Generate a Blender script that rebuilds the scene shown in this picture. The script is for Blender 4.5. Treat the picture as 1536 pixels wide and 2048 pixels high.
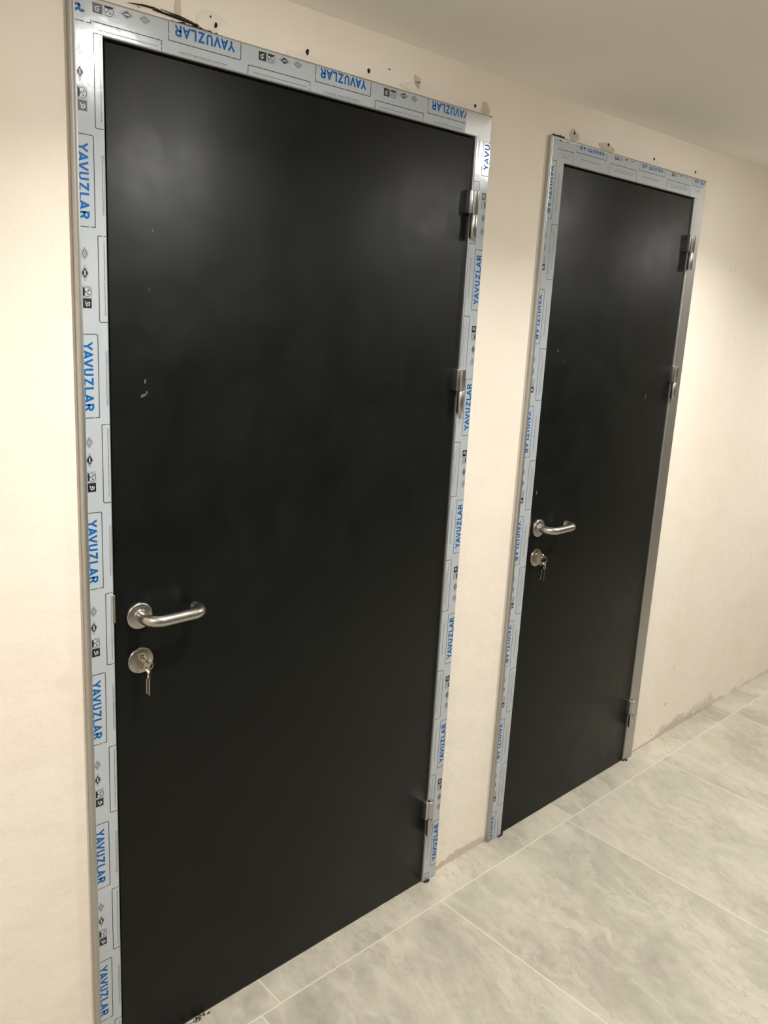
import bpy, bmesh, math, random
from mathutils import Vector, Matrix, Euler
random.seed(7)
for o in list(bpy.data.objects):
    bpy.data.objects.remove(o, do_unlink=True)
scn = bpy.context.scene
COL = scn.collection

# ------------------------------------------------------------------ camera
cam_d = bpy.data.cameras.new('camera')
cam = bpy.data.objects.new('camera', cam_d)
COL.objects.link(cam)
F = 1688.375
cam.location = (-0.6213, -1.46589, 1.64996)
cam.rotation_euler = Euler((1.34518, -0.05873, -0.76584), 'XYZ')
cam_d.sensor_width = 36.0
cam_d.sensor_fit = 'AUTO'
cam_d.lens = F / 2048 * 36
cam_d.shift_x = -42.954 / 2048
cam_d.shift_y = -31.685 / 2048
cam_d.clip_start = 0.01
scn.camera = cam

# ------------------------------------------------------------------ exposure, world
vs = scn.view_settings
vs.view_transform = 'Standard'
vs.look = 'None'
vs.gamma = 1
vs.use_curve_mapping = False
vs.exposure = 0.17
w = bpy.data.worlds.new('world')
scn.world = w
w.use_nodes = True
w.node_tree.nodes['Background'].inputs[0].default_value = (0.9, 0.85, 0.8, 1)
w.node_tree.nodes['Background'].inputs[1].default_value = 0.02

HC = 2.1977        # ceiling height
XL, XR, YF = -2.2, 6.2, -3.3   # room extents; the doors' wall is the plane y = 0
LAMP_POWER = 13.5
LAMP_COL = (1.0, 0.98, 0.93)
LAMPS = [(0.36, -0.68), (1.90, -0.76), (3.6, -0.76), (-1.2, -0.68),
         (-1.2, -2.55), (0.37, -2.55), (1.93, -2.55), (3.55, -2.55)]


def lamp_light(x, y):
    d = bpy.data.lights.new('downlight', 'AREA')
    d.shape = 'DISK'
    d.size = 0.085
    d.energy = LAMP_POWER * (1.0 if y > -1.5 else 0.22)     # the far row is unseen, added as dim fill for bounce light
    d.color = LAMP_COL
    d.spread = math.radians(142)
    o = bpy.data.objects.new('downlight', d)
    COL.objects.link(o)
    o.location = (x, y, HC - 0.030)
    return o

# ------------------------------------------------------------------ node helpers
class NT:
    def __init__(s, name):
        s.m = bpy.data.materials.new(name)
        s.m.use_nodes = True
        s.t = s.m.node_tree
        s.b = s.t.nodes['Principled BSDF']
        s._pos = None

    def pos(s):
        if s._pos is None:
            s._pos = s.t.nodes.new('ShaderNodeNewGeometry').outputs['Position']
        return s._pos

    def lk(s, a, b):
        s.t.links.new(a, b)

    def setv(s, sock, v):
        if hasattr(v, 'is_linked') or isinstance(v, bpy.types.NodeSocket):
            s.lk(v, sock)
        else:
            sock.default_value = v

    def math(s, op, a, b=0.0, c=None, clamp=False):
        n = s.t.nodes.new('ShaderNodeMath')
        n.operation = op
        n.use_clamp = clamp
        s.setv(n.inputs[0], a)
        s.setv(n.inputs[1], b)
        if c is not None:
            s.setv(n.inputs[2], c)
        return n.outputs[0]

    def sep(s, v):
        n = s.t.nodes.new('ShaderNodeSeparateXYZ')
        s.lk(v, n.inputs[0])
        return n.outputs

    def comb(s, x, y, z):
        n = s.t.nodes.new('ShaderNodeCombineXYZ')
        for i, v in enumerate((x, y, z)):
            s.setv(n.inputs[i], v)
        return n.outputs[0]

    def vmath(s, op, a, b):
        n = s.t.nodes.new('ShaderNodeVectorMath')
        n.operation = op
        s.setv(n.inputs[0], a)
        s.setv(n.inputs[1], b)
        return n.outputs[0]

    def noise(s, vec, scale, detail=4, rough=0.5, dist=0.0, color=False):
        n = s.t.nodes.new('ShaderNodeTexNoise')
        s.lk(vec, n.inputs['Vector'])
        n.inputs['Scale'].default_value = scale
        n.inputs['Detail'].default_value = detail
        n.inputs['Roughness'].default_value = rough
        n.inputs['Distortion'].default_value = dist
        return n.outputs['Color' if color else 'Fac']

    def ramp(s, fac, stops):
        n = s.t.nodes.new('ShaderNodeValToRGB')
        s.lk(fac, n.inputs[0])
        e = n.color_ramp.elements
        while len(e) < len(stops):
            e.new(0.5)
        for k, (p, c) in enumerate(stops):
            e[k].position = p
            e[k].color = (c[0], c[1], c[2], 1) if hasattr(c, '__len__') else (c, c, c, 1)
        return n.outputs[0]

    def mix(s, fac, a, b, kind='MIX'):
        n = s.t.nodes.new('ShaderNodeMix')
        n.data_type = 'RGBA'
        n.blend_type = kind
        s.setv(n.inputs[0], fac)
        for sock, v in ((n.inputs[6], a), (n.inputs[7], b)):
            if isinstance(v, tuple):
                sock.default_value = (v[0], v[1], v[2], 1)
            else:
                s.lk(v, sock)
        return n.outputs[2]

    def bump(s, h, strength, dist=0.01):
        n = s.t.nodes.new('ShaderNodeBump')
        n.inputs['Strength'].default_value = strength
        n.inputs['Distance'].default_value = dist
        s.lk(h, n.inputs['Height'])
        s.lk(n.outputs[0], s.b.inputs['Normal'])

    def P(s, **k):
        names = dict(color='Base Color', rough='Roughness', metal='Metallic', spec='Specular IOR Level',
                     coat='Coat Weight', coatr='Coat Roughness', aniso='Anisotropic')
        for a, v in k.items():
            sock = s.b.inputs[names[a]]
            if isinstance(v, tuple):
                v = (v[0], v[1], v[2], 1)
            s.setv(sock, v)
        return s


def stretch(n, v, sx, sy, sz):
    return n.vmath('MULTIPLY', v, (sx, sy, sz))

# ------------------------------------------------------------------ materials
def mat_wall():
    n = NT('unpainted_plaster')
    p = n.pos()
    x, y, z = n.sep(p)
    a = n.noise(p, 1.6, 5, 0.55)
    c = n.ramp(a, [(0.3, (0.80, 0.705, 0.60)), (0.55, (0.825, 0.75, 0.65)), (0.8, (0.84, 0.78, 0.685))])
    st = n.noise(stretch(n, p, 9, 1, 1.1), 1.5, 4, 0.6)
    c = n.mix(n.math('MULTIPLY', n.ramp(st, [(0.5, 0.0), (0.75, 1.0)]), 0.22), c, (0.85, 0.79, 0.69))
    # brownish dirt and cement along the foot of the wall
    nn = n.noise(stretch(n, p, 3.0, 1, 6), 1.6, 5, 0.6)
    lim = n.math('MULTIPLY', n.math('SUBTRACT', nn, 0.40), 0.26)
    d = n.math('SUBTRACT', lim, z)
    dirt = n.math('MULTIPLY', n.math('MULTIPLY', d, 60, clamp=True), 0.5)
    c = n.mix(dirt, c, (0.48, 0.40, 0.31))
    # little grey splashes
    sp = n.noise(p, 16, 2, 0.4)
    c = n.mix(n.math('MULTIPLY', n.ramp(sp, [(0.76, 0.0), (0.8, 1.0)]), 0.30), c, (0.50, 0.42, 0.34))
    h = n.math('ADD', n.noise(p, 9, 5, 0.55), n.math('MULTIPLY', n.noise(p, 120, 3, 0.6), 0.12))
    n.bump(h, 0.22, 0.02)
    return n.P(color=c, rough=0.85, spec=0.2).m


def mat_ceiling():
    n = NT('ceiling_paint')
    p = n.pos()
    a = n.noise(p, 1.3, 3, 0.5)
    c = n.ramp(a, [(0.3, (0.86, 0.83, 0.785)), (0.7, (0.88, 0.855, 0.81))])
    n.bump(n.noise(p, 30, 4, 0.6), 0.05, 0.01)
    return n.P(color=c, rough=0.7, spec=0.25).m


def mat_floor():
    n = NT('grey_beige_stone_tile')
    p = n.pos()
    x, y, z = n.sep(p)
    JY = -0.102
    inA = n.math('LESS_THAN', y, JY)             # 1 in the field of large tiles
    wob = n.math('MULTIPLY', n.math('SUBTRACT', n.noise(p, 40, 2, 0.5), 0.5), 0.003)
    # field
    ua = n.math('DIVIDE', n.math('SUBTRACT', n.math('ADD', x, wob), 0.965), 0.61)
    ub = n.math('DIVIDE', n.math('SUBTRACT', n.math('ADD', x, wob), 0.41), 1.195)
    va = n.math('DIVIDE', n.math('SUBTRACT', n.math('ADD', y, wob), JY), 1.2)
    ta, tb, tv = (n.math('FLOOR', q) for q in (ua, ub, va))

    def edge(q, size):
        f = n.math('FRACT', q)
        m = n.math('MINIMUM', f, n.math('SUBTRACT', 1.0, f))
        return n.math('MULTIPLY', m, size)
    ea = edge(ua, 0.61)
    eb = edge(ub, 1.195)
    ev = edge(va, 1.2)
    ex = n.math('ADD', n.math('MULTIPLY', ea, inA), n.math('MULTIPLY', eb, n.math('SUBTRACT', 1.0, inA)))
    e = n.math('MINIMUM', ex, ev)
    tid = n.math('ADD', n.math('MULTIPLY', n.math('ADD', ta, 7.3), inA),
                 n.math('MULTIPLY', n.math('ADD', n.math('MULTIPLY', tb, 2.7), 31.1), n.math('SUBTRACT', 1.0, inA)))
    off = n.comb(n.math('MULTIPLY', tid, 3.17), n.math('MULTIPLY', tv, 5.7), n.math('MULTIPLY', tid, 1.31))
    q = n.vmath('ADD', p, off)
    # veins run away from the doors' wall, slightly slanted
    rot = n.t.nodes.new('ShaderNodeVectorRotate')
    n.lk(q, rot.inputs['Vector'])
    rot.inputs['Angle'].default_value = math.radians(14)
    q = rot.outputs[0]
    warp = n.noise(q, 2.2, 4, 0.55, color=True)
    qw = n.vmath('ADD', q, n.vmath('MULTIPLY', n.vmath('SUBTRACT', warp, (0.5, 0.5, 0.5)), (0.16, 0.30, 0.15)))
    w2 = n.noise(q, 9, 5, 0.6, color=True)
    qw = n.vmath('ADD', qw, n.vmath('MULTIPLY', n.vmath('SUBTRACT', w2, (0.5, 0.5, 0.5)), (0.10, 0.12, 0.1)))
    big = n.noise(stretch(n, qw, 2.6, 1.0, 1), 2.0, 7, 0.62)
    c = n.ramp(big, [(0.30, (0.255, 0.232, 0.188)), (0.43, (0.32, 0.296, 0.242)), (0.54, (0.40, 0.367, 0.30)), (0.66, (0.455, 0.417, 0.342)), (0.78, (0.41, 0.378, 0.312))])
    # greenish grey clouds
    g = n.noise(q, 1.7, 3, 0.5)
    c = n.mix(n.math('MULTIPLY', n.ramp(g, [(0.48, 0.0), (0.66, 1.0)]), 0.5), c, (0.33, 0.326, 0.265))
    # pale veins
    vn = n.noise(stretch(n, qw, 3.0, 0.8, 1), 2.6, 5, 0.55)
    vr = n.ramp(vn, [(0.462, 0.0), (0.495, 1.0), (0.505, 1.0), (0.535, 0.0)])
    c = n.mix(n.math('MULTIPLY', vr, 0.22), c, (0.55, 0.505, 0.42))
    # thin darker streaks and pits
    vd = n.noise(stretch(n, qw, 5.0, 1.0, 1), 3.1, 6, 0.65)
    dr = n.ramp(vd, [(0.475, 0.0), (0.497, 1.0), (0.515, 0.0)])
    gate = n.ramp(n.noise(q, 3.0, 2, 0.5), [(0.46, 0.0), (0.58, 1.0)])
    c = n.mix(n.math('MULTIPLY', n.math('MULTIPLY', dr, gate), 0.5), c, (0.24, 0.21, 0.165))
    pit = n.ramp(n.noise(stretch(n, q, 1.9, 1.0, 1), 15, 3, 0.5), [(0.68, 0.0), (0.74, 1.0)])
    c = n.mix(n.math('MULTIPLY', pit, 0.30), c, (0.25, 0.23, 0.19))
    fine = n.noise(stretch(n, q, 1.6, 0.8, 1), 22, 6, 0.7)
    c = n.mix(0.17, c, n.ramp(fine, [(0.35, (0.25, 0.225, 0.18)), (0.65, (0.56, 0.51, 0.42))]))
    # joints, filled with light grout
    jt = n.math('SUBTRACT', 1.0, n.math('MULTIPLY', n.math('SUBTRACT', e, 0.0012), 900, clamp=True))
    c = n.mix(n.math('MULTIPLY', jt, 0.7), c, (0.60, 0.55, 0.455))
    # pale cement haze near the joints and along the wall
    hz = n.math('SUBTRACT', 1.0, n.math('MULTIPLY', n.math('ABSOLUTE', n.math('SUBTRACT', y, JY)), 8.0, clamp=True))
    hn = n.ramp(n.noise(p, 7, 4, 0.6), [(0.45, 0.0), (0.7, 1.0)])
    c = n.mix(n.math('MULTIPLY', n.math('MULTIPLY', hz, hn), 0.45), c, (0.57, 0.52, 0.43))
    n.bump(n.math('ADD', n.math('MULTIPLY', big, 0.3), n.math('MULTIPLY', jt, -0.3)), 0.08, 0.01)
    r = n.ramp(big, [(0.3, 0.42), (0.7, 0.55)])
    return n.P(color=c, rough=r, spec=0.35).m


def mat_leaf():
    n = NT('matt_black_door_skin')
    p = n.pos()
    a = n.noise(stretch(n, p, 1.0, 1, 0.8), 8, 6, 0.65, 0.4)
    c = n.ramp(a, [(0.35, (0.0026, 0.0034, 0.0028)), (0.7, (0.0040, 0.0050, 0.0041))])
    # scattered chalky scuffs
    sc = n.noise(p, 22, 3, 0.55, 1.0)
    gate = n.ramp(n.noise(p, 2.7, 2, 0.5), [(0.55, 0.0), (0.68, 1.0)])
    sm = n.math('MULTIPLY', n.ramp(sc, [(0.70, 0.0), (0.80, 1.0)]), gate)
    c = n.mix(n.math('MULTIPLY', sm, 0.20), c, (0.13, 0.13, 0.12))
    r = n.ramp(a, [(0.32, 0.36), (0.68, 0.46)])
    n.bump(n.math('ADD', n.noise(p, 3.2, 3, 0.5), n.math('MULTIPLY', n.noise(p, 17, 4, 0.6), 0.10)), 0.13, 0.02)
    return n.P(color=c, rough=r, spec=0.20).m


def mat_scuff():
    n = NT('chalky_smudge')
    return n.P(color=(0.09, 0.092, 0.084), rough=0.8, spec=0.1).m


def mat_steel(name, col, rough, scale, aniso=0.0):
    n = NT(name)
    p = n.pos()
    a = n.noise(stretch(n, p, *scale), 60, 4, 0.6)
    r = n.ramp(a, [(0.3, rough - 0.035), (0.7, rough + 0.035)])
    c = n.ramp(a, [(0.3, tuple(0.96 * v for v in col)), (0.7, col)])
    return n.P(color=c, rough=r, metal=1.0).m


def mat_film():
    n = NT('protective_film')
    p = n.pos()
    a = n.noise(p, 5, 3, 0.5)
    c = n.ramp(a, [(0.3, (0.41, 0.445, 0.475)), (0.7, (0.445, 0.48, 0.51))])
    n.bump(n.noise(p, 16, 3, 0.5), 0.10, 0.008)
    return n.P(color=c, rough=0.17, metal=0.06, spec=0.45, coat=0.25, coatr=0.05).m


def mat_plain(name, col, rough=0.6, metal=0.0, spec=0.5):
    n = NT(name)
    a = n.noise(n.pos(), 40, 3, 0.5)
    c = n.ramp(a, [(0.3, tuple(0.94 * v for v in col)), (0.7, col)])
    return n.P(color=c, rough=rough, metal=metal, spec=spec).m


M = dict(
    wall=mat_wall(), ceil=mat_ceiling(), floor=mat_floor(), leaf=mat_leaf(), scuff=mat_scuff(),
    frame=mat_steel('brushed_steel_frame', (0.47, 0.465, 0.45), 0.47, (.1, .1, 0.02)),
    steel=mat_steel('satin_stainless_steel', (0.47, 0.45, 0.415), 0.30, (1, 1, .4)),
    hinge=mat_steel('hinge_steel', (0.50, 0.50, 0.49), 0.33, (1, 1, 1)),
    brass=mat_steel('nickel_key_metal', (0.56, 0.51, 0.43), 0.24, (1, 1, 1)),
    film=mat_film(),
    blue=mat_plain('blue_print', (0.004, 0.105, 0.34), 0.4, spec=0.15),
    line=mat_plain('dark_line_print', (0.020, 0.040, 0.055), 0.4, spec=0.15),
    black=mat_plain('black_print', (0.012, 0.012, 0.013), 0.4),
    grey=mat_plain('grey_small_print', (0.17, 0.18, 0.185), 0.4),
    white=mat_plain('white_print', (0.62, 0.65, 0.67), 0.4),
    rubber=mat_plain('black_rubber', (0.012, 0.012, 0.012), 0.6),
    gap=mat_plain('dark_gap', (0.03, 0.022, 0.016), 0.9, spec=0.1),
    chip=mat_plain('bare_cement', (0.60, 0.52, 0.43), 0.9, spec=0.1),
    patch=mat_plain('filler_plaster', (0.79, 0.73, 0.64), 0.9, spec=0.1),
    dark=mat_plain('darkened_unseen_wall', (0.10, 0.098, 0.093), 0.6),  # wall out of view, darkened so the black doors reflect less
    lens=None,
)
nl = NT('lit_diffuser')
M['lens_fill'] = None
nl.b.inputs['Emission Color'].default_value = (*LAMP_COL, 1)
nl.b.inputs['Emission Strength'].default_value = 300
M['lens'] = nl.m
nd = NT('added_fill_diffuser')
nd.b.inputs['Emission Color'].default_value = (*LAMP_COL, 1)
nd.b.inputs['Emission Strength'].default_value = 110
M['lens_fill'] = nd.m

# ------------------------------------------------------------------ mesh helpers
def obj(name, bm, mats, parent=None, smooth=False, **props):
    me = bpy.data.meshes.new(name)
    bmesh.ops.recalc_face_normals(bm, faces=bm.faces) if props.pop('recalc', True) else None
    bm.to_mesh(me)
    bm.free()
    for m in (mats if isinstance(mats, (list, tuple)) else [mats]):
        me.materials.append(m)
    if smooth:
        me.polygons.foreach_set('use_smooth', [True] * len(me.polygons))
        if smooth is not True:
            me.set_sharp_from_angle(angle=math.radians(smooth))
    o = bpy.data.objects.new(name, me)
    COL.objects.link(o)
    if parent is not None:
        o.parent = parent
        o.matrix_parent_inverse = Matrix.Identity(4)
        # meshes are authored in world space; bring them into the parent's space
        mw = Matrix.Identity(4)
        q = parent
        while q is not None:
            mw = Matrix.Translation(q.location) @ mw
            q = q.parent
        o.data.transform(mw.inverted())
    for k, v in props.items():
        o[k] = v
    return o


def box(bm, x0, x1, y0, y1, z0, z1, mi=0, bev=0.0):
    b = bmesh.new()
    bmesh.ops.create_cube(b, size=1)
    for v in b.verts:
        v.co = Vector((x0 + (v.co.x + .5) * (x1 - x0), y0 + (v.co.y + .5) * (y1 - y0), z0 + (v.co.z + .5) * (z1 - z0)))
    if bev > 0:
        bmesh.ops.bevel(b, geom=list(b.edges), offset=bev, segments=3, affect='EDGES', profile=0.5)
    append(bm, b, mi)


def append(bm, b, mi=0, mat=None):
    vm = {}
    for v in b.verts:
        vm[v] = bm.verts.new(mat @ v.co if mat else v.co)
    for f in b.faces:
        try:
            g = bm.faces.new([vm[v] for v in f.verts])
            g.material_index = mi
            g.smooth = f.smooth
        except ValueError:
            pass
    b.free()


def tube(bm, pts, r, seg=20, mi=0, cap=True, radii=None, scale2=1.0):
    pts = [Vector(p) for p in pts]
    rings = []
    up = None
    for i, p in enumerate(pts):
        if i == 0:
            t = pts[1] - p
        elif i == len(pts) - 1:
            t = p - pts[i - 1]
        else:
            t = (pts[i + 1] - p).normalized() + (p - pts[i - 1]).normalized()
        t.normalize()
        if up is None:
            up = Vector((0, 0, 1)) if abs(t.z) < 0.9 else Vector((0, 1, 0))
        a = (up - t * up.dot(t)).normalized()
        up = a
        b = t.cross(a)
        rr = radii[i] if radii else r
        rings.append([bm.verts.new(p + (a * math.cos(2 * math.pi * k / seg) + b * math.sin(2 * math.pi * k / seg) * scale2) * rr) for k in range(seg)])
    for i in range(len(rings) - 1):
        for k in range(seg):
            f = bm.faces.new([rings[i][k], rings[i][(k + 1) % seg], rings[i + 1][(k + 1) % seg], rings[i + 1][k]])
            f.material_index = mi
            f.smooth = True
    if cap:
        for rg in (rings[0][::-1], rings[-1]):
            f = bm.faces.new(rg)
            f.material_index = mi


def lathe(bm, prof, center, axis, seg=64, mi=0):
    """prof = [(radius, height)] turned about axis through center"""
    ax = Vector(axis).normalized()
    u = Vector((0, 0, 1)) if abs(ax.z) < 0.9 else Vector((1, 0, 0))
    u = (u - ax * u.dot(ax)).normalized()
    v = ax.cross(u)
    c = Vector(center)
    rings = []
    for r, h in prof:
        if r < 1e-6:
            rings.append([bm.verts.new(c + ax * h)])
        else:
            rings.append([bm.verts.new(c + ax * h + (u * math.cos(2 * math.pi * k / seg) + v * math.sin(2 * math.pi * k / seg)) * r) for k in range(seg)])
    for i in range(len(rings) - 1):
        A, B = rings[i], rings[i + 1]
        for k in range(seg):
            k2 = (k + 1) % seg
            if len(A) == 1 and len(B) == 1:
                continue
            if len(A) == 1:
                vs_ = [A[0], B[k], B[k2]]
            elif len(B) == 1:
                vs_ = [A[k], A[k2], B[0]]
            else:
                vs_ = [A[k], A[k2], B[k2], B[k]]
            f = bm.faces.new(vs_)
            f.material_index = mi


def prism(bm, poly, thick, M4, mi=0):
    """poly in local xy, extruded to +z by thick, placed by M4"""
    lo = [bm.verts.new(M4 @ Vector((x, y, 0))) for x, y in poly]
    hi = [bm.verts.new(M4 @ Vector((x, y, thick))) for x, y in poly]
    n = len(poly)
    for f in ([lo[::-1], hi] + [[lo[i], lo[(i + 1) % n], hi[(i + 1) % n], hi[i]] for i in range(n)]):
        g = bm.faces.new(f)
        g.material_index = mi

# ------------------------------------------------------------------ the two door openings
W1, X2, W2 = 1.03358, 1.27307, 0.84856
H1, H2 = 2.100, 2.0988
D1, D2 = 0.01348, 0.01387
FW1, FW2 = 0.0556, 0.0621
doors = [dict(x0=0.0, w=W1, h=H1, d=D1, fw=FW1), dict(x0=X2, w=W2, h=H2, d=D2, fw=FW2)]

# ------------------------------------------------------------------ room shell
S = dict(kind='structure')
bm = bmesh.new()
box(bm, XL - .1, XR + .1, YF - .1, 0.25, -0.1, 0.0)
obj('floor', bm, M['floor'], label='large grey beige stone tiles with pale grout on the floor', category='floor', **S)
bm = bmesh.new()
box(bm, XL - .1, XR + .1, YF - .1, 0.25, HC, HC + 0.1)
obj('ceiling', bm, M['ceil'], label='plain off white ceiling above the doors', category='ceiling', **S)
bm = bmesh.new()
xs = [XL - .1]
WT = 0.25
IN = 0.012
x = XL - .1
for d in doors:
    box(bm, x, d['x0'] + IN, 0, WT, 0, HC)
    box(bm, d['x0'] + IN, d['x0'] + d['w'] - IN, 0, WT, d['h'] - IN, HC)
    x = d['x0'] + d['w'] - IN
box(bm, x, XR + .1, 0, WT, 0, HC)
for d in doors:   # masonry behind the closed leaves
    box(bm, d['x0'] + IN, d['x0'] + d['w'] - IN, 0.17, WT, 0, d['h'] - IN)
wall = obj('wall_back', bm, M['wall'], recalc=True, label='cream unpainted plaster wall holding the two black doors', category='wall', **S)
bm = bmesh.new(); box(bm, XL - .1, XL, YF, 0, 0, HC)
obj('wall_left', bm, M['wall'], label='cream plaster end wall left of the camera', category='wall', **S)
bm = bmesh.new(); box(bm, XR, XR + .1, YF, 0, 0, HC)
obj('wall_right', bm, M['wall'], label='cream plaster end wall at the far right of the corridor', category='wall', **S)
bm = bmesh.new(); box(bm, XL - .1, XR + .1, YF - .1, YF, 0, HC)
obj('wall_front', bm, M['dark'], label='unseen wall behind the camera, made dark grey to weaken its reflections', category='wall', **S)

# ------------------------------------------------------------------ film printing, in strip coordinates (s along reading, t inward)
def clip(poly, axis, lim, keep_ge):
    out = []
    n = len(poly)
    for i in range(n):
        a, b = poly[i], poly[(i + 1) % n]
        ia = (a[axis] >= lim) == keep_ge
        ib = (b[axis] >= lim) == keep_ge
        if ia:
            out.append(a)
        if ia != ib:
            k = (lim - a[axis]) / (b[axis] - a[axis])
            out.append((a[0] + k * (b[0] - a[0]), a[1] + k * (b[1] - a[1])))
    return out


def seg_quad(a, b, w, ext=0.0):
    dx, dy = b[0] - a[0], b[1] - a[1]
    L = math.hypot(dx, dy)
    ux, uy = dx / L, dy / L
    nx, ny = -uy * w / 2, ux * w / 2
    a = (a[0] - ux * ext, a[1] - uy * ext)
    b = (b[0] + ux * ext, b[1] + uy * ext)
    return [(a[0] + nx, a[1] + ny), (a[0] - nx, a[1] - ny), (b[0] - nx, b[1] - ny), (b[0] + nx, b[1] + ny)]


def arc(cx, cy, rx, ry, a0, a1, n=6):
    return [(cx + rx * math.cos(math.radians(a0 + (a1 - a0) * i / n)), cy + ry * math.sin(math.radians(a0 + (a1 - a0) * i / n))) for i in range(n + 1)]


GL = {
    'Y': (.66, [[(0, 1), (.33, .45)], [(.66, 1), (.33, .45)], [(.33, .47), (.33, 0)]]),
    'A': (.72, [[(0, 0), (.36, 1)], [(.36, 1), (.72, 0)], [(.14, .27), (.58, .27)]]),
    'V': (.70, [[(0, 1), (.35, 0)], [(.35, 0), (.70, 1)]]),
    'U': (.58, [[(0, 1), (0, .3)] + arc(.29, .3, .29, .3, 180, 360)[1:] + [(.58, 1)]]),
    'Z': (.58, [[(0.02, 1), (.56, 1), (0.02, 0), (.58, 0)]]),
    'L': (.50, [[(0, 1), (0, 0), (.50, 0)]]),
    'R': (.56, [[(0, 0), (0, 1), (.32, 1)] + arc(.32, .745, .23, .255, 90, -90)[1:] + [(0, .49)], [(.30, .49), (.56, 0)]]),
}


def word(polys, text, s0, s1, t0, t1, th, mi):
    h = t1 - t0
    lift = 0

    def gap_of(a, b):
        return {'YA': .24, 'AV': .22, 'VU': .36, 'LA': .26, 'AR': .38}.get(a + b, .46)
    tot = sum(GL[c][0] for c in text) + sum(gap_of(a, b) for a, b in zip(text, text[1:]))
    sc = (s1 - s0 - th) / tot
    hh = h - th
    s = s0 + th / 2
    for c, nxt in zip(text, text[1:] + ' '):
        wd, strokes = GL[c]
        for st in strokes:
            pts = [(s + px * sc, t0 + th / 2 + py * hh) for px, py in st]
            lift += 1
            for q in strip(pts, th, th / 2 if c in 'LZUR' else th * .4):
                q2 = clip(clip(q, 1, t0, True), 1, t1, False)
                if len(q2) > 2:
                    polys.append((q2, mi + 100 * (lift % 4)))
        s += (wd + gap_of(c, nxt)) * sc


def strip(pts, w, ext=0.0):
    """a stroke of width w along pts as quads that share mitred edges"""
    closed = math.dist(pts[0], pts[-1]) < 1e-7
    P = [Vector(p) for p in pts]
    if closed:
        P = P[:-1]
    n = len(P)
    if not closed and ext:
        P[0] = P[0] - (P[1] - P[0]).normalized() * ext
        P[-1] = P[-1] + (P[-1] - P[-2]).normalized() * ext
    L, Rr = [], []
    for i in range(n):
        a = P[i - 1] if (i > 0 or closed) else None
        b = P[(i + 1) % n] if (i < n - 1 or closed) else None
        d1_ = (P[i] - a).normalized() if a is not None else None
        d2_ = (b - P[i]).normalized() if b is not None else None
        if d1_ is None: d1_ = d2_
        if d2_ is None: d2_ = d1_
        n1, n2 = Vector((-d1_.y, d1_.x)), Vector((-d2_.y, d2_.x))
        m = n1 + n2
        m.normalize()
        k = w / 2 / max(.38, m.dot(n1))
        L.append(P[i] + m * k)
        Rr.append(P[i] - m * k)
    rng = range(n) if closed else range(n - 1)
    return [[tuple(L[i]), tuple(Rr[i]), tuple(Rr[(i + 1) % n]), tuple(L[(i + 1) % n])] for i in rng]


def pline(polys, pts, w, mi):
    for q in strip(pts, w):
        polys.append((q, mi))


def dashes(polys, s0, s1, t, h, mi, rnd):
    s = s0
    while s < s1:
        l = rnd.uniform(0.0012, 0.0042)
        polys.append(([(s, t), (min(s + l, s1), t), (min(s + l, s1), t + h), (s, t + h)], mi))
        s += l + rnd.choice([0.0005, 0.0006, 0.0013])


BLUE, LINE, BLK, GRY, WHT = 1, 2, 3, 4, 5
L0 = 0.1462


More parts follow.
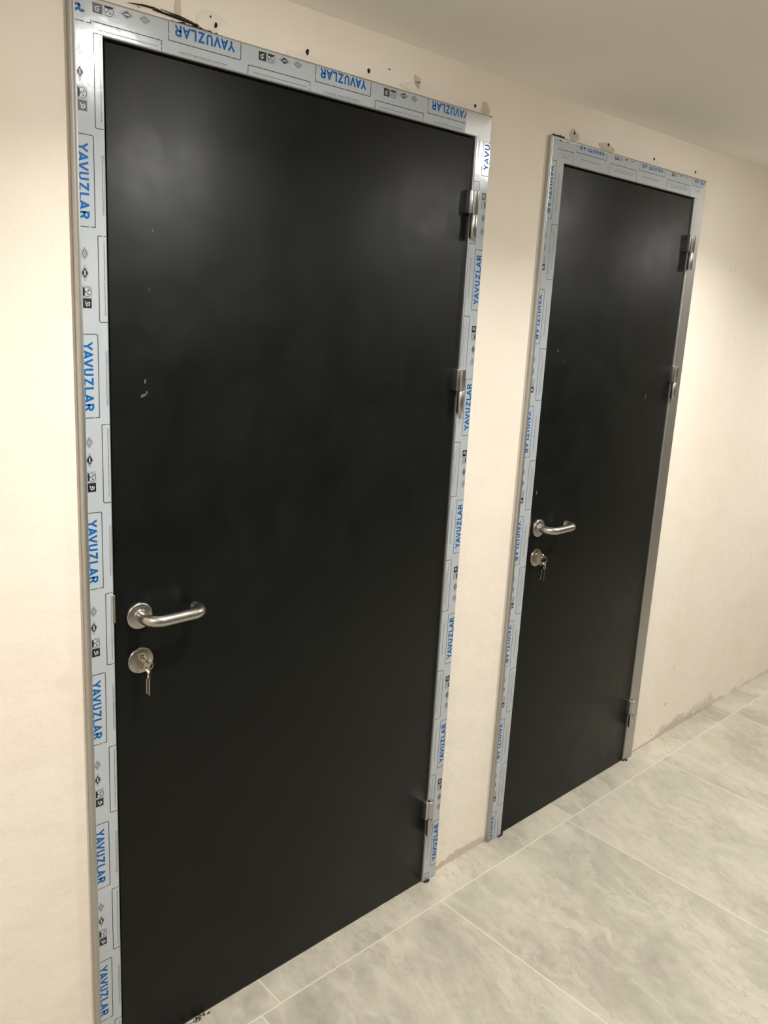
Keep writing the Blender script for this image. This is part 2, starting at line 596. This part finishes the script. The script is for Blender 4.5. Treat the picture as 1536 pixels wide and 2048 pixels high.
def print_unit(s0, bo, rnd, ws=0.0):
    """one repeat of the printed pattern; s0 = start of the name box, bo = inner line of the name box"""
    ps = []
    lw = 0.0013
    r = 0.0030
    s1 = s0 + L0
    # name box, open towards the outer edge; a broken end line
    pline(ps, [(s0, bo - 0.060), (s0, bo - r)] + [(s0 + r - r * math.cos(q), bo - r + r * math.sin(q)) for q in (0.5, 1.05, 1.57)] + [(s1, bo), (s1, bo - 0.008)], lw, LINE)
    pline(ps, [(s1, bo - 0.0105), (s1, bo - 0.060)], lw, LINE)
    word(ps, 'YAVUZLAR', s0 + 0.092 * L0, s0 + 0.915 * L0, bo - 0.0276 + ws, bo - 0.0094 + ws, 0.0036, BLUE)
    # small print line beside the name box
    dashes(ps, s0 + .2 * L0, s0 + .86 * L0, bo + 0.0140, 0.0009, LINE, rnd)
    dashes(ps, s0 + .2 * L0, s0 + .86 * L0, bo + 0.0168, 0.0009, GRY, rnd)
    # address box on the inner side
    b0, b1, tb = s0 + 1.09 * L0, s0 + 2.08 * L0, bo + 0.0040
    pline(ps, [(b0, tb + .0082), (b0, tb)], lw, LINE)
    pline(ps, [(b0, tb), (b1 - r, tb)] + [(b1 - r + r * math.sin(q), tb + r - r * math.cos(q)) for q in (0.5, 1.05, 1.57)] + [(b1, bo + .060)], lw, LINE)
    pline(ps, [(b0, tb + .0102), (b0, bo + .060)], lw, LINE)
    dashes(ps, b0 + .008, b1 - .010, tb + 0.0100, 0.0016, GRY, rnd)
    dashes(ps, b0 + .020, b1 - .025, tb + 0.0165, 0.0011, LINE, rnd)
    # row of marks
    m0 = bo - 0.0202 + ws * .5       # centre line of the marks
    def rhomb(c, a, b, mi, t=0.0):
        ps.append(([(c - a, m0 + t), (c, m0 + t - b), (c + a, m0 + t), (c, m0 + t + b)], mi))
    def rhomb_o(c, a, b, w, mi):
        q = [(c - a, m0), (c, m0 - b), (c + a, m0), (c, m0 + b), (c - a, m0)]
        pline(ps, q, w, mi)
    c1 = s0 + 1.30 * L0
    rhomb_o(c1, .0098, .0064, .0011, GRY)
    rhomb_o(c1, .0064, .0041, .0009, LINE)
    pline(ps, [(c1 - .003, m0), (c1 + .003, m0)], .0007, LINE)
    pline(ps, [(c1, m0 - .003), (c1, m0 + .003)], .0007, GRY)
    c2 = s0 + 1.52 * L0
    rhomb_o(c2, .0135, .0058, .0008, GRY)
    ps.append(([(c2 - .0092, m0), (c2, m0 - .0054), (c2 + .0092, m0), (c2, m0 + .0054)], BLK))
    ps.append(([(c2 - .0042, m0 - .0009), (c2 + .0042, m0 - .0009), (c2 + .0042, m0 + .0009), (c2 - .0042, m0 + .0009)], WHT + 10))
    c3 = s0 + 1.734 * L0
    mt = bo - 0.0172 + ws * .5
    R3 = .0080
    pline(ps, [(c3 + R3 * math.cos(2 * math.pi * k / 18), mt + .92 * R3 * math.sin(2 * math.pi * k / 18)) for k in range(18)] + [(c3 + R3, mt)], .0009, LINE)
    q = .0098
    pline(ps, [(c3 - q, mt - .0076), (c3 + q, mt - .0076), (c3 + q, mt + .0076), (c3 - q, mt + .0076), (c3 - q, mt - .0076)], .0006, GRY)
    ps.append(([(c3 - .0092, mt - .0074), (c3 + .0088, mt - .0074), (c3 + .0050, mt - .0040), (c3 - .0052, mt - .0040)], LINE))
    for a in (20, 140, 265):
        q = math.radians(a)
        cx_, cy_ = c3 + .0040 * math.cos(q), mt + .0006 + .0036 * math.sin(q)
        ps.append(([(cx_ - .0019, cy_ - .0015), (cx_ + .0021, cy_ - .0010), (cx_ + .0005, cy_ + .0021)], BLK))
    pline(ps, [(c3 - .0026, mt), (c3 + .0026, mt + .0006)], .0014, GRY + 200)
    c4 = s0 + 1.865 * L0
    ps.append(([(c4 - .0082, mt - .0078), (c4 + .0082, mt - .0078), (c4 + .0082, mt + .0076), (c4 - .0082, mt + .0076)], BLK))
    g = [(c4 - .003, mt - .004), (c4 + .0035, mt - .004), (c4 - .0005, mt + .0005), (c4 + .003, mt + .0035), (c4 - .002, mt + .004)]
    g = [(c4 - .0036, mt - .0036), (c4 + .0042, mt - .0012), (c4 + .0030, mt + .0034), (c4 - .0006, mt + .0040), (c4 - .0020, mt + .0012), (c4 + .0010, mt - .0002)]
    pline(ps, g, .0013, WHT + 10)
    return ps


def film(parent, origin, sdir, y_face, smin, smax, tmin, tmax, starts, bo, seed, ws=0.0, mitre=None):
    """origin: world point of s=0,t=0 on the outer edge; sdir: direction of reading; inward = sdir turned left"""
    rnd = random.Random(seed)
    sd = Vector(sdir)
    inward = {(-1, 0): (0, -1), (0, -1): (1, 0), (0, 1): (-1, 0)}[(round(sd.x), round(sd.z))]
    td = Vector((inward[0], 0, inward[1]))
    org = Vector(origin)
    bm = bmesh.new()

    def put(poly, y, mi):
        vs_ = []
        for s, t in poly:
            p = org + sd * s + td * t
            vs_.append(bm.verts.new((p.x, y, p.z)))
        f = bm.faces.new(vs_)
        f.material_index = mi
        f.normal_update()
        if f.normal.y > 0:
            f.normal_flip()
    # sheet: body with the two ends cut at given slant (mitre = (start_slant, end_slant))
    ms, me_ = mitre or (0, 0)
    edge = [(smin + ms * tmin, tmin), (smax - me_ * tmin, tmin), (smax - me_ * tmax, tmax), (smin + ms * tmax, tmax)]
    n = 160
    cols = []
    for i in range(n + 1):
        k = i / n
        sA = edge[0][0] + k * (edge[1][0] - edge[0][0])
        sB = edge[3][0] + k * (edge[2][0] - edge[3][0])
        jag = rnd.uniform(-.0003, .0003)
        cols.append(((sA, tmin + jag), (sB, tmax)))
    for (a, b), (c, d) in zip(cols, cols[1:]):
        put([a, c, d, b], y_face - 0.0002, 0)
    for st in starts:
        for poly, mi in print_unit(st, bo, rnd, ws):
            up = 0.00035 + 0.00003 * (mi // 100)
            mi = mi % 100
            if 10 <= mi < 30:
                mi -= 10
                up = 0.00050
            elif mi == BLUE:
                up += 0.00005
            q = poly
            for ax, lim, ge in ((1, tmin + .0004, True), (1, tmax - .0003, False)):
                q = clip(q, ax, lim, ge)
                if len(q) < 3:
                    break
            if len(q) < 3:
                continue
            # slanted ends
            def cliph(poly_, fn):
                out = []
                m = len(poly_)
                for i in range(m):
                    a, b = poly_[i], poly_[(i + 1) % m]
                    fa, fb = fn(a), fn(b)
                    if fa >= 0:
                        out.append(a)
                    if (fa >= 0) != (fb >= 0):
                        k = fa / (fa - fb)
                        out.append((a[0] + k * (b[0] - a[0]), a[1] + k * (b[1] - a[1])))
                return out
            q = cliph(q, lambda p: p[0] - (smin + ms * p[1]) - .0003)
            if len(q) < 3:
                continue
            q = cliph(q, lambda p: (smax - me_ * p[1]) - p[0] - .0003)
            if len(q) < 3:
                continue
            put(q, y_face - up, mi)
    return obj('protective_film', bm, [M['film'], M['blue'], M['line'], M['black'], M['grey'], M['white']], parent, recalc=False)

# ------------------------------------------------------------------ frame members
def frame_profile(d, fw, R_=.0042):
    """(t inward, y) from the wall face at the outer edge round to the rebate"""
    R = R_
    r = 0.0030
    pts = [(0.0, 0.004), (0.0, -(d - R))]
    for k in range(1, 7):
        a = math.pi / 2 * k / 6
        pts.append((R - R * math.cos(a), -(d - R) - R * math.sin(a)))
    pts.append((fw - r, -d))
    for k in range(1, 5):
        a = math.pi / 2 * k / 4
        pts.append((fw - r + r * math.sin(a), -d + r - r * math.cos(a)))
    pts += [(fw, 0.034), (fw + 0.012, 0.034), (fw + 0.012, 0.055), (fw - .03, 0.055)]
    return pts


def frame_member(parent, name, D, which):
    """which: 'L','H','R' -- mitred at the top corners"""
    prof = frame_profile(D['d'], D['fw'], .0078 if which == 'L' and D['x0'] == 0 else .0042)
    x0, x1, h = D['x0'], D['x0'] + D['w'], D['h']
    bm = bmesh.new()
    A, B = [], []
    for t, y in prof:
        if which == 'L':
            a, b = (x0 + t, y, 0.0), (x0 + t, y, h - t)
        elif which == 'R':
            a, b = (x1 - t, y, h - t), (x1 - t, y, 0.0)
        else:
            a, b = (x0 + t, y, h - t), (x1 - t, y, h - t)
        A.append(bm.verts.new(a))
        B.append(bm.verts.new(b))
    for i in range(len(prof) - 1):
        bm.faces.new([A[i], A[i + 1], B[i + 1], B[i]])
    return obj(name, bm, M['frame'], parent, smooth=50)


def hinge(parent, x, y, z, h=0.109):
    bm = bmesh.new()
    zt = z
    zm = z - h / 2
    # upper knuckle with the welded leaf-side wing
    lathe(bm, [(0, 0), (.0085, 0), (.0096, -.0012), (.0096, -(h / 2 - .0022)), (.0088, -(h / 2 - .001)), (0, -(h / 2 - .001))], (x, y, zt), (0, 0, 1), 32)
    box(bm, x - .0205, x - .0015, y - .0028, -.0045, zm + .0015, zt, bev=.0010)
    up = obj('hinge', bm, M['hinge'], parent, smooth=40)
    bm = bmesh.new()
    lathe(bm, [(0, 0), (.0088, 0), (.0094, -.001), (.0094, -(h / 2 - .0015)), (.0084, -(h / 2 - .0003)), (0, -(h / 2 - .0003))], (x, y, zm - .0004), (0, 0, 1), 32)
    lathe(bm, [(.0040, 0), (.0040, .0022)], (x, y, zm - .0010), (0, 0, 1), 20)
    box(bm, x + .0005, x + .0085, y + .004, -.004, z - h + .001, zm - .0015, bev=.0006)
    obj('lower_knuckle', bm, M['hinge'], up, smooth=40)
    return up


def lever_handle(parent, cx, cz, yf):
    """round rosette and U-shaped return lever; yf = face of the leaf"""
    bm = bmesh.new()
    lathe(bm, [(0.0, .0085), (.0235, .0085), (.0252, .0079), (.0264, .0066), (.0268, .0050), (.0268, 0)], (cx, yf, cz), (0, -1, 0), 72)
    ros = obj('door_handle', bm, M['steel'], parent, smooth=35)
    bm = bmesh.new()
    lathe(bm, [(.0142, 0), (.0142, .0032), (.0132, .0042), (.010, .0042)], (cx, yf - .0080, cz), (0, -1, 0), 40)
    pts = []
    yo = yf - .0555
    R = .028
    z = cz
    pts.append((cx, yf - .006, z))
    pts.append((cx, yo + R, z))
    for k in range(1, 11):
        a = math.pi / 2 * k / 10
        pts.append((cx + R - R * math.cos(a), yo + R - R * math.sin(a), z))
    xe = cx + .1135
    n = 8
    for k in range(1, n):
        pts.append((cx + R + (xe - R - cx - R) * k / n, yo, z))
    R2 = .0225
    for k in range(0, 13):
        a = math.radians(104) * k / 12
        pts.append((xe - R2 + R2 * math.sin(a), yo + R2 - R2 * math.cos(a), z))
    p = Vector(pts[-1]); a = math.radians(104)
    pts.append(tuple(p + Vector((math.cos(a), math.sin(a), 0)) * .008))
    tube(bm, pts, .0112, 28)
    obj('lever', bm, M['steel'], ros, smooth=50)
    return ros


def lock(parent, cx, cz, yf):
    bm = bmesh.new()
    lathe(bm, [(0.0, .0060), (.0240, .0060), (.0256, .0054), (.0266, .0040), (.0268, .0024), (.0268, 0)], (cx, yf, cz), (0, -1, 0), 72)
    es = obj('lock_escutcheon', bm, M['steel'], parent, smooth=35)
    # profile cylinder: round plug above a narrow stem with a round foot
    bm = bmesh.new()
    R, zc = .0085, .0095
    poly = [(R * math.cos(math.radians(a)), zc + R * math.sin(math.radians(a))) for a in range(-55, 236, 10)]
    poly += [(-.005, -.011)] + [(.005 * math.cos(math.radians(a)), -.013 + .005 * math.sin(math.radians(a))) for a in range(190, 351, 20)] + [(.005, -.011)]
    M4 = Matrix.Translation((cx, yf - .0055, cz)) @ Matrix.Rotation(math.pi / 2, 4, 'X')
    prism(bm, poly, .0035, M4)
    obj('lock_cylinder', bm, M['brass'], es)
    return es


def ring_pts(c, r, a_dir, b_dir, n=36):
    a, b, c = Vector(a_dir), Vector(b_dir), Vector(c)
    return [c + a * r * math.cos(2 * math.pi * k / n) + b * r * math.sin(2 * math.pi * k / n) for k in range(n + 1)]


def annulus_bow(bm, R, hole, hc, thick, M4, sx=1.0, n=32):
    """key bow: flat rounded plate with a hole; hc = centre of hole (x,y)"""
    out = [(R * sx * math.cos(2 * math.pi * k / n), R * math.sin(2 * math.pi * k / n)) for k in range(n)]
    inn = [(hc[0] + hole * math.cos(2 * math.pi * k / n), hc[1] + hole * math.sin(2 * math.pi * k / n)) for k in range(n)]
    V = {}
    for nm, pl in (('o', out), ('i', inn)):
        for zi, zz in ((0, -thick / 2), (1, thick / 2)):
            V[nm, zi] = [bm.verts.new(M4 @ Vector((x, y, zz))) for x, y in pl]
    for k in range(n):
        j = (k + 1) % n
        bm.faces.new([V['o', 1][k], V['o', 1][j], V['i', 1][j], V['i', 1][k]])
        bm.faces.new([V['o', 0][j], V['o', 0][k], V['i', 0][k], V['i', 0][j]])
        bm.faces.new([V['o', 0][k], V['o', 0][j], V['o', 1][j], V['o', 1][k]])
        bm.faces.new([V['i', 0][j], V['i', 0][k], V['i', 1][k], V['i', 1][j]])


def key_mesh(bm, M4, blade=0.030, R=0.0115):
    """key in local xy: bow at origin, blade towards -y"""
    annulus_bow(bm, R, .0032, (0, R * .55), .0024, M4, sx=.95)
    prof = [(-.0040, -R * .8), (-.0040, -R - .004), (-.0030, -R - .006)]
    y = -R - .006
    end = -R - blade
    right = []
    rr = random.Random(3)
    while y > end + .004:
        right.append((.0030, y)); y -= .0022
        right.append((.0030 - rr.uniform(.0006, .0022), y)); y -= .0016
    poly = [(.0040, -R * .8), (-.0040, -R * .8), (-.0040, -R - .005), (-.0034, -R - .005), (-.0034, end + .002), (-.001, end), (.0012, end + .001)] + right[::-1] + [(.0034, -R - .005), (.0040, -R - .005)]
    prism(bm, poly, .0021, M4 @ Matrix.Translation((0, 0, -.00105)))


def key_bunch(label, cx, cz, yf, spread):
    """key in the cylinder, split ring through its bow, spare keys hanging from the ring"""
    root = bpy.data.objects.new('key_bunch', None)
    COL.objects.link(root)
    root.location = (cx, yf - .012, cz)
    root['label'] = label
    root['category'] = 'keys'
    # key in the lock: blade goes in (+y), bow stands out, turned a little
    bm = bmesh.new()
    yb = yf - .009 - .0135
    tilt = math.radians(62)
    M4 = Matrix.Translation((cx, yb, cz + .0095)) @ Matrix.Rotation(tilt, 4, 'Y') @ Matrix.Rotation(math.pi, 4, 'X') @ Matrix.Rotation(math.radians(-90), 4, 'X')
    # local -y (blade) must point to +y world
    M4 = Matrix.Translation((cx, yb, cz + .0095)) @ Matrix.Rotation(tilt, 4, 'Y') @ Matrix(((1, 0, 0, 0), (0, -1, 0, 0), (0, 0, -1, 0), (0, 0, 0, 1)))
    key_mesh(bm, M4, blade=.0150, R=.0120)
    obj('key', bm, M['brass'], root, smooth=30)
    hole = M4 @ Vector((0, .0120 * .55, 0))
    # split ring hanging through the hole
    bm = bmesh.new()
    rr = .0105
    c = hole + Vector((spread * .35, 0, -rr * .92))
    dr = Vector((.80, -.60, 0)).normalized()
    for off in (0, .0011):
        o2 = dr.cross(Vector((0, 0, 1))) * off
        tube(bm, ring_pts(c + o2, rr, dr, (0, 0, 1)), .00075, 10, cap=False)
    obj('split_ring', bm, M['brass'], root, smooth=True)
    low = c + Vector((0, 0, -rr)) + dr * .001
    for i, (ax, yaw) in enumerate(((spread * 1.6, 50), (-spread * 1.6, 74))):
        bm = bmesh.new()
        Mk = Matrix.Translation(low + Vector((ax * .35, -.0022 + .0044 * i, 0))) @ Matrix.Rotation(math.radians(yaw), 4, 'Z') @ Matrix.Rotation(ax * 10, 4, 'Y') @ Matrix.Rotation(math.pi / 2, 4, 'X') @ Matrix.Translation((0, -.0120 * .55 - .0008, 0))
        key_mesh(bm, Mk, blade=.034, R=.0120)
        obj('key', bm, M['brass'], root, smooth=30)
    return root


def smudge(bm, cx, cz, y, rx, rz, rot, n=14, rnd=random):
    pts = []
    for k in range(n):
        a = 2 * math.pi * k / n
        q = rnd.uniform(.55, 1.1)
        px, pz = rx * q * math.cos(a), rz * q * math.sin(a)
        pts.append((cx + px * math.cos(rot) - pz * math.sin(rot), y, cz + px * math.sin(rot) + pz * math.cos(rot)))
    f = bm.faces.new([bm.verts.new(p) for p in pts])
    f.normal_update()
    if f.normal.y > 0:
        f.normal_flip()

# ------------------------------------------------------------------ doors
YLEAF = -0.0080


def build_door(i, D, label):
    root = bpy.data.objects.new('door_%d' % (i + 1), None)
    COL.objects.link(root)
    root.location = (D['x0'] + D['w'] / 2, 0, 0)
    root['kind'] = 'structure'
    root['label'] = label
    root['category'] = 'door'
    x0, x1, h, fw, d = D['x0'], D['x0'] + D['w'], D['h'], D['fw'], D['d']
    jl = frame_member(root, 'frame_jamb', D, 'L')
    hd = frame_member(root, 'frame_header', D, 'H')
    jr = frame_member(root, 'frame_jamb', D, 'R')
    g = 0.0035
    bm = bmesh.new()
    box(bm, x0 + fw + g, x1 - fw - g * .6, YLEAF, 0.032, 0.004, h - fw - g * 1.3, bev=0.0010)
    obj('door_leaf', bm, M['leaf'], root, smooth=30)
    hx = x1 - fw + .0035
    for z in ((1.922, 1.4935, 0.271) if i == 0 else (1.920, 1.491, 0.255)):
        hinge(root, hx, -.0215, z)
    # rubber seal feet at the bottom of the jambs
    for xx in ((x0 + fw - .004, x1 - fw + .004) if i == 0 else (x0 + fw - .004, x1 - fw + .004)):
        bm = bmesh.new()
        rnd = random.Random(int(xx * 1000))
        for k in range(5):
            a = rnd.uniform(-.016, .010); b = rnd.uniform(-.024, -.008); s_ = rnd.uniform(.004, .008)
            box(bm, xx + a, xx + a + s_ * 1.6, b, b + s_, 0.0, rnd.uniform(.003, .008), bev=.001)
        obj('rubber_seal', bm, M['rubber'], root)
    return root, jl, hd, jr


def frayed_strip(parent):
    bm = bmesh.new()
    rnd = random.Random(17)
    for k in range(34):
        x_ = rnd.uniform(.150, .262)
        dd = .020 * (1 - abs(x_ - .20) / .09)
        y_ = -.012 - rnd.uniform(0, max(.002, dd))
        a = rnd.uniform(0, 3.14)
        l = rnd.uniform(.004, .012)
        tube(bm, [(x_, y_, .0015), (x_ + l * .5 * math.cos(a), y_ + l * .3 * math.sin(a), rnd.uniform(.002, .006)), (x_ + l * math.cos(a), y_ + l * .6 * math.sin(a), .0012)], .0011, 6, radii=[.0009, .0014, .0006])
    obj('rubber_seal', bm, M['rubber'], parent, smooth=True)


d1, jl1, hd1, jr1 = build_door(0, doors[0], 'nearer and larger black steel door with film covered frame')
d2, jl2, hd2, jr2 = build_door(1, doors[1], 'farther and narrower black steel door with bare right jamb')

frayed_strip(d1)
# protective film with printing
s_of = lambda tops, h: [h - z for z in tops]
t1 = [2.2055, 1.8890, 1.5640, 1.2440, .9262, .6055, .2855, -.034]
film(jl1, (0, 0, H1), (0, 0, -1), -D1, 0.0, H1, .0088, FW1 - .0026, s_of(t1, H1), .0347, 1, mitre=(1, 0))
hs = [W1 - (0.1727 + .32006 * k + .1460) for k in (-1, 0, 1)] + [W1 - (.8105 + .146)]
film(hd1, (W1, 0, H1), (-1, 0, 0), -D1, W1 - .9375, W1, .0040, FW1 - .0026, hs, .0330, 2, mitre=(0, 1))
low = [1.7875 - L0 - .32 * k for k in range(-1, 6)] + [1.7875 - L0 - .32 * 6]
film(jr1, (W1, 0, 0), (0, 0, 1), -D1, 0.0, 2.040, .0022, FW1 - .0026, low, .0278, 3, ws=.0035)
t2 = [2.038, 1.706, 1.387, 1.066, .745, .4235, .104]
film(jl2, (X2, 0, H2), (0, 0, -1), -D2, 0.0, H2, .0062, FW2 - .0026, s_of(t2, H2), .0270, 4, mitre=(1, 0))
hs2 = [W2 - (.1110 + .3215 * k + .147) for k in (-1, 0, 1, 2)]
film(hd2, (X2 + W2, 0, H2), (-1, 0, 0), -D2, 0.0, W2, .0062, FW2 - .0026, hs2, .0257, 5, mitre=(1, 1))

# handles, locks, keys
H1X, H1Z = 0.1065, 1.0250
lever_handle(d1, H1X, H1Z, YLEAF)
lock(d1, 0.1085, 0.9305, YLEAF)
key_bunch('bunch of nickel keys hanging in the lock of the nearer wide door', 0.1085, 0.9305, YLEAF, 0.004)
H2X = 1.3800
lever_handle(d2, H2X, 1.0175, YLEAF)
lock(d2, 1.3840, 0.9243, YLEAF)
key_bunch('bunch of nickel keys hanging in the lock of the farther narrow door', 1.3840, 0.9243, YLEAF, 0.006)
# latch strike lip on the left jamb of the first door
bm = bmesh.new()
box(bm, FW1 - .0035, FW1 + .0012, -D1 - .0012, -D1 + .012, 1.022, 1.078, bev=.0005)
obj('strike_plate', bm, M['steel'], jl1)
bm = bmesh.new()
box(bm, X2 + FW2 - .0035, X2 + FW2 + .0012, -D2 - .0010, -D2 + .012, 1.000, 1.066, bev=.0005)
obj('strike_plate', bm, M['steel'], jl2)

# chalky finger marks on the leaves
def marks(parent, lst, seed):
    bm = bmesh.new()
    rnd = random.Random(seed)
    for (cx, cz, rx, rz, rot) in lst:
        smudge(bm, cx, cz, YLEAF - .00025, rx, rz, rot, rnd=rnd)
    obj('chalk_mark', bm, M['scuff'], parent, recalc=False)
marks(d1, [(.122, 1.4535, .0075, .0028, .3), (.1285, 1.459, .002, .004, .2), (.1255, 1.480, .0022, .0045, -.2),
           (.143, 1.749, .0018, .0042, -.3), (.135, 1.645, .0010, .003, 0)], 5)
marks(d2, [(1.397, 1.541, .007, .0022, -.2), (1.908, 1.392, .002, .010, 0), (1.489, 1.492, .002, .002, 0),
           (1.359, 1.128, .0035, .009, .1), (1.43, 1.51, .003, .004, .5), (1.68, .60, .002, .002, 0)], 6)

# ------------------------------------------------------------------ plaster damage above the frames (parts of the wall)
def jag_strip(name, x0, x1, z, hfun, mat, seed, y=-.0006, step=.006):
    rnd = random.Random(seed)
    bm = bmesh.new()
    n = max(3, int((x1 - x0) / step))
    lo, hi = [], []
    for k in range(n + 1):
        x_ = x0 + (x1 - x0) * k / n
        hh = max(.0004, hfun(k / n) * rnd.uniform(.5, 1.3))
        zl = z - .004
        lo.append((x_, zl)); hi.append((x_, z + hh))
    poly_pairs = list(zip(zip(lo, lo[1:]), zip(hi, hi[1:])))
    for (a, b), (c, d_) in poly_pairs:
        vs_ = [bm.verts.new((p[0], yy, p[1])) for yy in (y,) for p in (a, b, d_, c)]
        f = bm.faces.new(vs_)
        f.normal_update()
        if f.normal.y > 0:
            f.normal_flip()
    return obj(name, bm, mat, wall, recalc=False)


def blob(name, cx, cz, rx, rz, mat, seed, y=-.0012, rough=.35, n=22, thick=.0012):
    rnd = random.Random(seed)
    pts = []
    if n > 12:
        n = 44
    ph = [rnd.uniform(0, 6.28) for _ in range(6)]
    for k in range(n):
        a = 2 * math.pi * k / n
        q = 1 + rough * sum(math.sin((j + 2) * a + ph[j]) * (.55, .4, .3, .22, .16, .12)[j] for j in range(6))
        pts.append((rx * q * math.cos(a), rz * q * math.sin(a)))
    bm = bmesh.new()
    M4 = Matrix.Translation((cx, 0.0005, cz)) @ Matrix.Rotation(math.pi / 2, 4, 'X')
    prism(bm, pts, thick + .0005, M4)
    return obj(name, bm, mat, wall)


# first door: the wide dark break near its left corner, then a thin dark joint line
def tri(pk, w_, amp, base):
    return lambda k: base + amp * max(0, 1 - abs(k - pk) / w_)
jag_strip('crack', 0.165, 0.335, H1, tri(.45, .5, .0075, .001), M['gap'], 11, step=.005)
jag_strip('crack', 0.335, W1 - .14, H1, lambda k: .0016, M['gap'], 12)
jag_strip('plaster_edge', W1 - .14, W1, H1, lambda k: .0022, M['chip'], 13)
bm = bmesh.new()   # splintered dark strands at the left end of the break
for a, b, r_ in (((.105, 2.110), (.150, 2.1125), .0011), ((.128, 2.114), (.175, 2.111), .0013), ((.150, 2.111), (.235, 2.1065), .0022), ((.118, 2.1125), (.126, 2.1075), .0008), ((.165, 2.1155), (.240, 2.1075), .0010)):
    mid = ((a[0] + b[0]) / 2, -.003, (a[1] + b[1]) / 2 + .0012)
    tube(bm, [(a[0], -.0015, a[1]), mid, (b[0], -.0015, b[1])], r_, 6, radii=[r_ * .4, r_, r_ * .5])
obj('crack', bm, M['gap'], wall)
blob('plaster_chip', .198, 2.128, .0055, .020, M['chip'], 21, rough=.3)
blob('plaster_chip', .262, 2.122, .030, .016, M['patch'], 22, rough=.25)
blob('plaster_chip', .47, 2.108, .045, .009, M['patch'], 23, rough=.3)
blob('plaster_chip', .80, 2.112, .060, .016, M['patch'], 24, rough=.25)
blob('plaster_chip', .785, 2.128, .009, .014, M['chip'], 25, rough=.3)
blob('plaster_chip', 1.018, 2.112, .016, .017, M['chip'], 26, rough=.2)
for (hx_, hz_, r_) in ((.273, 2.1165, .0032), (.480, 2.119, .0036), (.642, 2.1195, .0032), (.980, 2.115, .0026), (.262, 2.128, .0014), (.70, 2.135, .001)):
    blob('nail_hole', hx_, hz_, r_, r_ * 1.5, M['gap'], int(hx_ * 999), thick=.0022, n=9, rough=.25)
# second door
jag_strip('crack', X2 + .012, X2 + .07, H2 + .002, lambda k: .006, M['gap'], 31, step=.004)
jag_strip('crack', X2 + .07, X2 + .55, H2, lambda k: .0026 * (1.2 - k), M['gap'], 32, step=.004)
jag_strip('plaster_edge', X2 + .55, X2 + W2, H2, lambda k: .0016, M['chip'], 33)
blob('plaster_chip', 1.385, 2.116, .020, .016, M['chip'], 41, rough=.2)
blob('plaster_chip', 1.545, 2.108, .040, .014, M['chip'], 42, rough=.25)
blob('plaster_chip', 1.80, 2.105, .035, .010, M['patch'], 43, rough=.25)
for (hx_, hz_, r_) in ((1.384, 2.122, .0030), (1.550, 2.1195, .0032), (1.802, 2.119, .0028), (2.062, 2.1175, .0028)):
    blob('nail_hole', hx_, hz_, r_, r_ * 1.5, M['gap'], int(hx_ * 999), thick=.0022, n=9, rough=.25)
# cement smears where the plaster stops short of the floor
def base_smear(x0, x1, hfun, seed):
    jag_strip('plaster_edge', x0, x1, 0.0045, hfun, M['chip'], seed, step=.012)
base_smear(W1, X2, lambda k: .010 + .012 * math.sin(k * math.pi), 51)
base_smear(X2 + W2 + .02, 2.80, lambda k: .002 + .024 * math.exp(-((k - .55) / .25) ** 2), 52)
for (hx_, hz_, r_) in ((2.366, .138, .006), (2.735, .030, .005), (2.285, .028, .004)):
    blob('plaster_chip', hx_, hz_, r_, r_ * 1.3, M['chip'], int(hx_ * 777), thick=.0008, n=11, rough=.3)

# ------------------------------------------------------------------ ceiling downlights; the row by the dark wall is added to lift the ambient light
names = ['nearest', 'second', 'third', 'hindmost']
for i, (lx, ly) in enumerate(LAMPS):
    root = bpy.data.objects.new('ceiling_light', None)
    COL.objects.link(root)
    root.location = (lx, ly, HC)
    root['label'] = 'round white ceiling downlight in the row along the doors' if ly > -1.5 else 'unseen ceiling downlight added for bounce light beside the dark wall'
    root['category'] = 'light'
    root['group'] = 'downlights along the doors' if ly > -1.5 else 'added fill downlights by the dark wall'
    bm = bmesh.new()
    lathe(bm, [(.046, -.012), (.050, -.014), (.062, -.010), (.066, 0), (.046, 0)], (lx, ly, HC), (0, 0, 1), 48)
    obj('trim_ring', bm, M['ceil'], root, smooth=40)
    bm = bmesh.new()
    lathe(bm, [(0, -.027), (.036, -.026), (.043, -.022), (.046, -.014), (.046, -.002)], (lx, ly, HC), (0, 0, 1), 48)
    obj('diffuser', bm, M['lens'] if ly > -1.5 else M['lens_fill'], root, smooth=40)
    lamp_light(lx, ly).parent = None
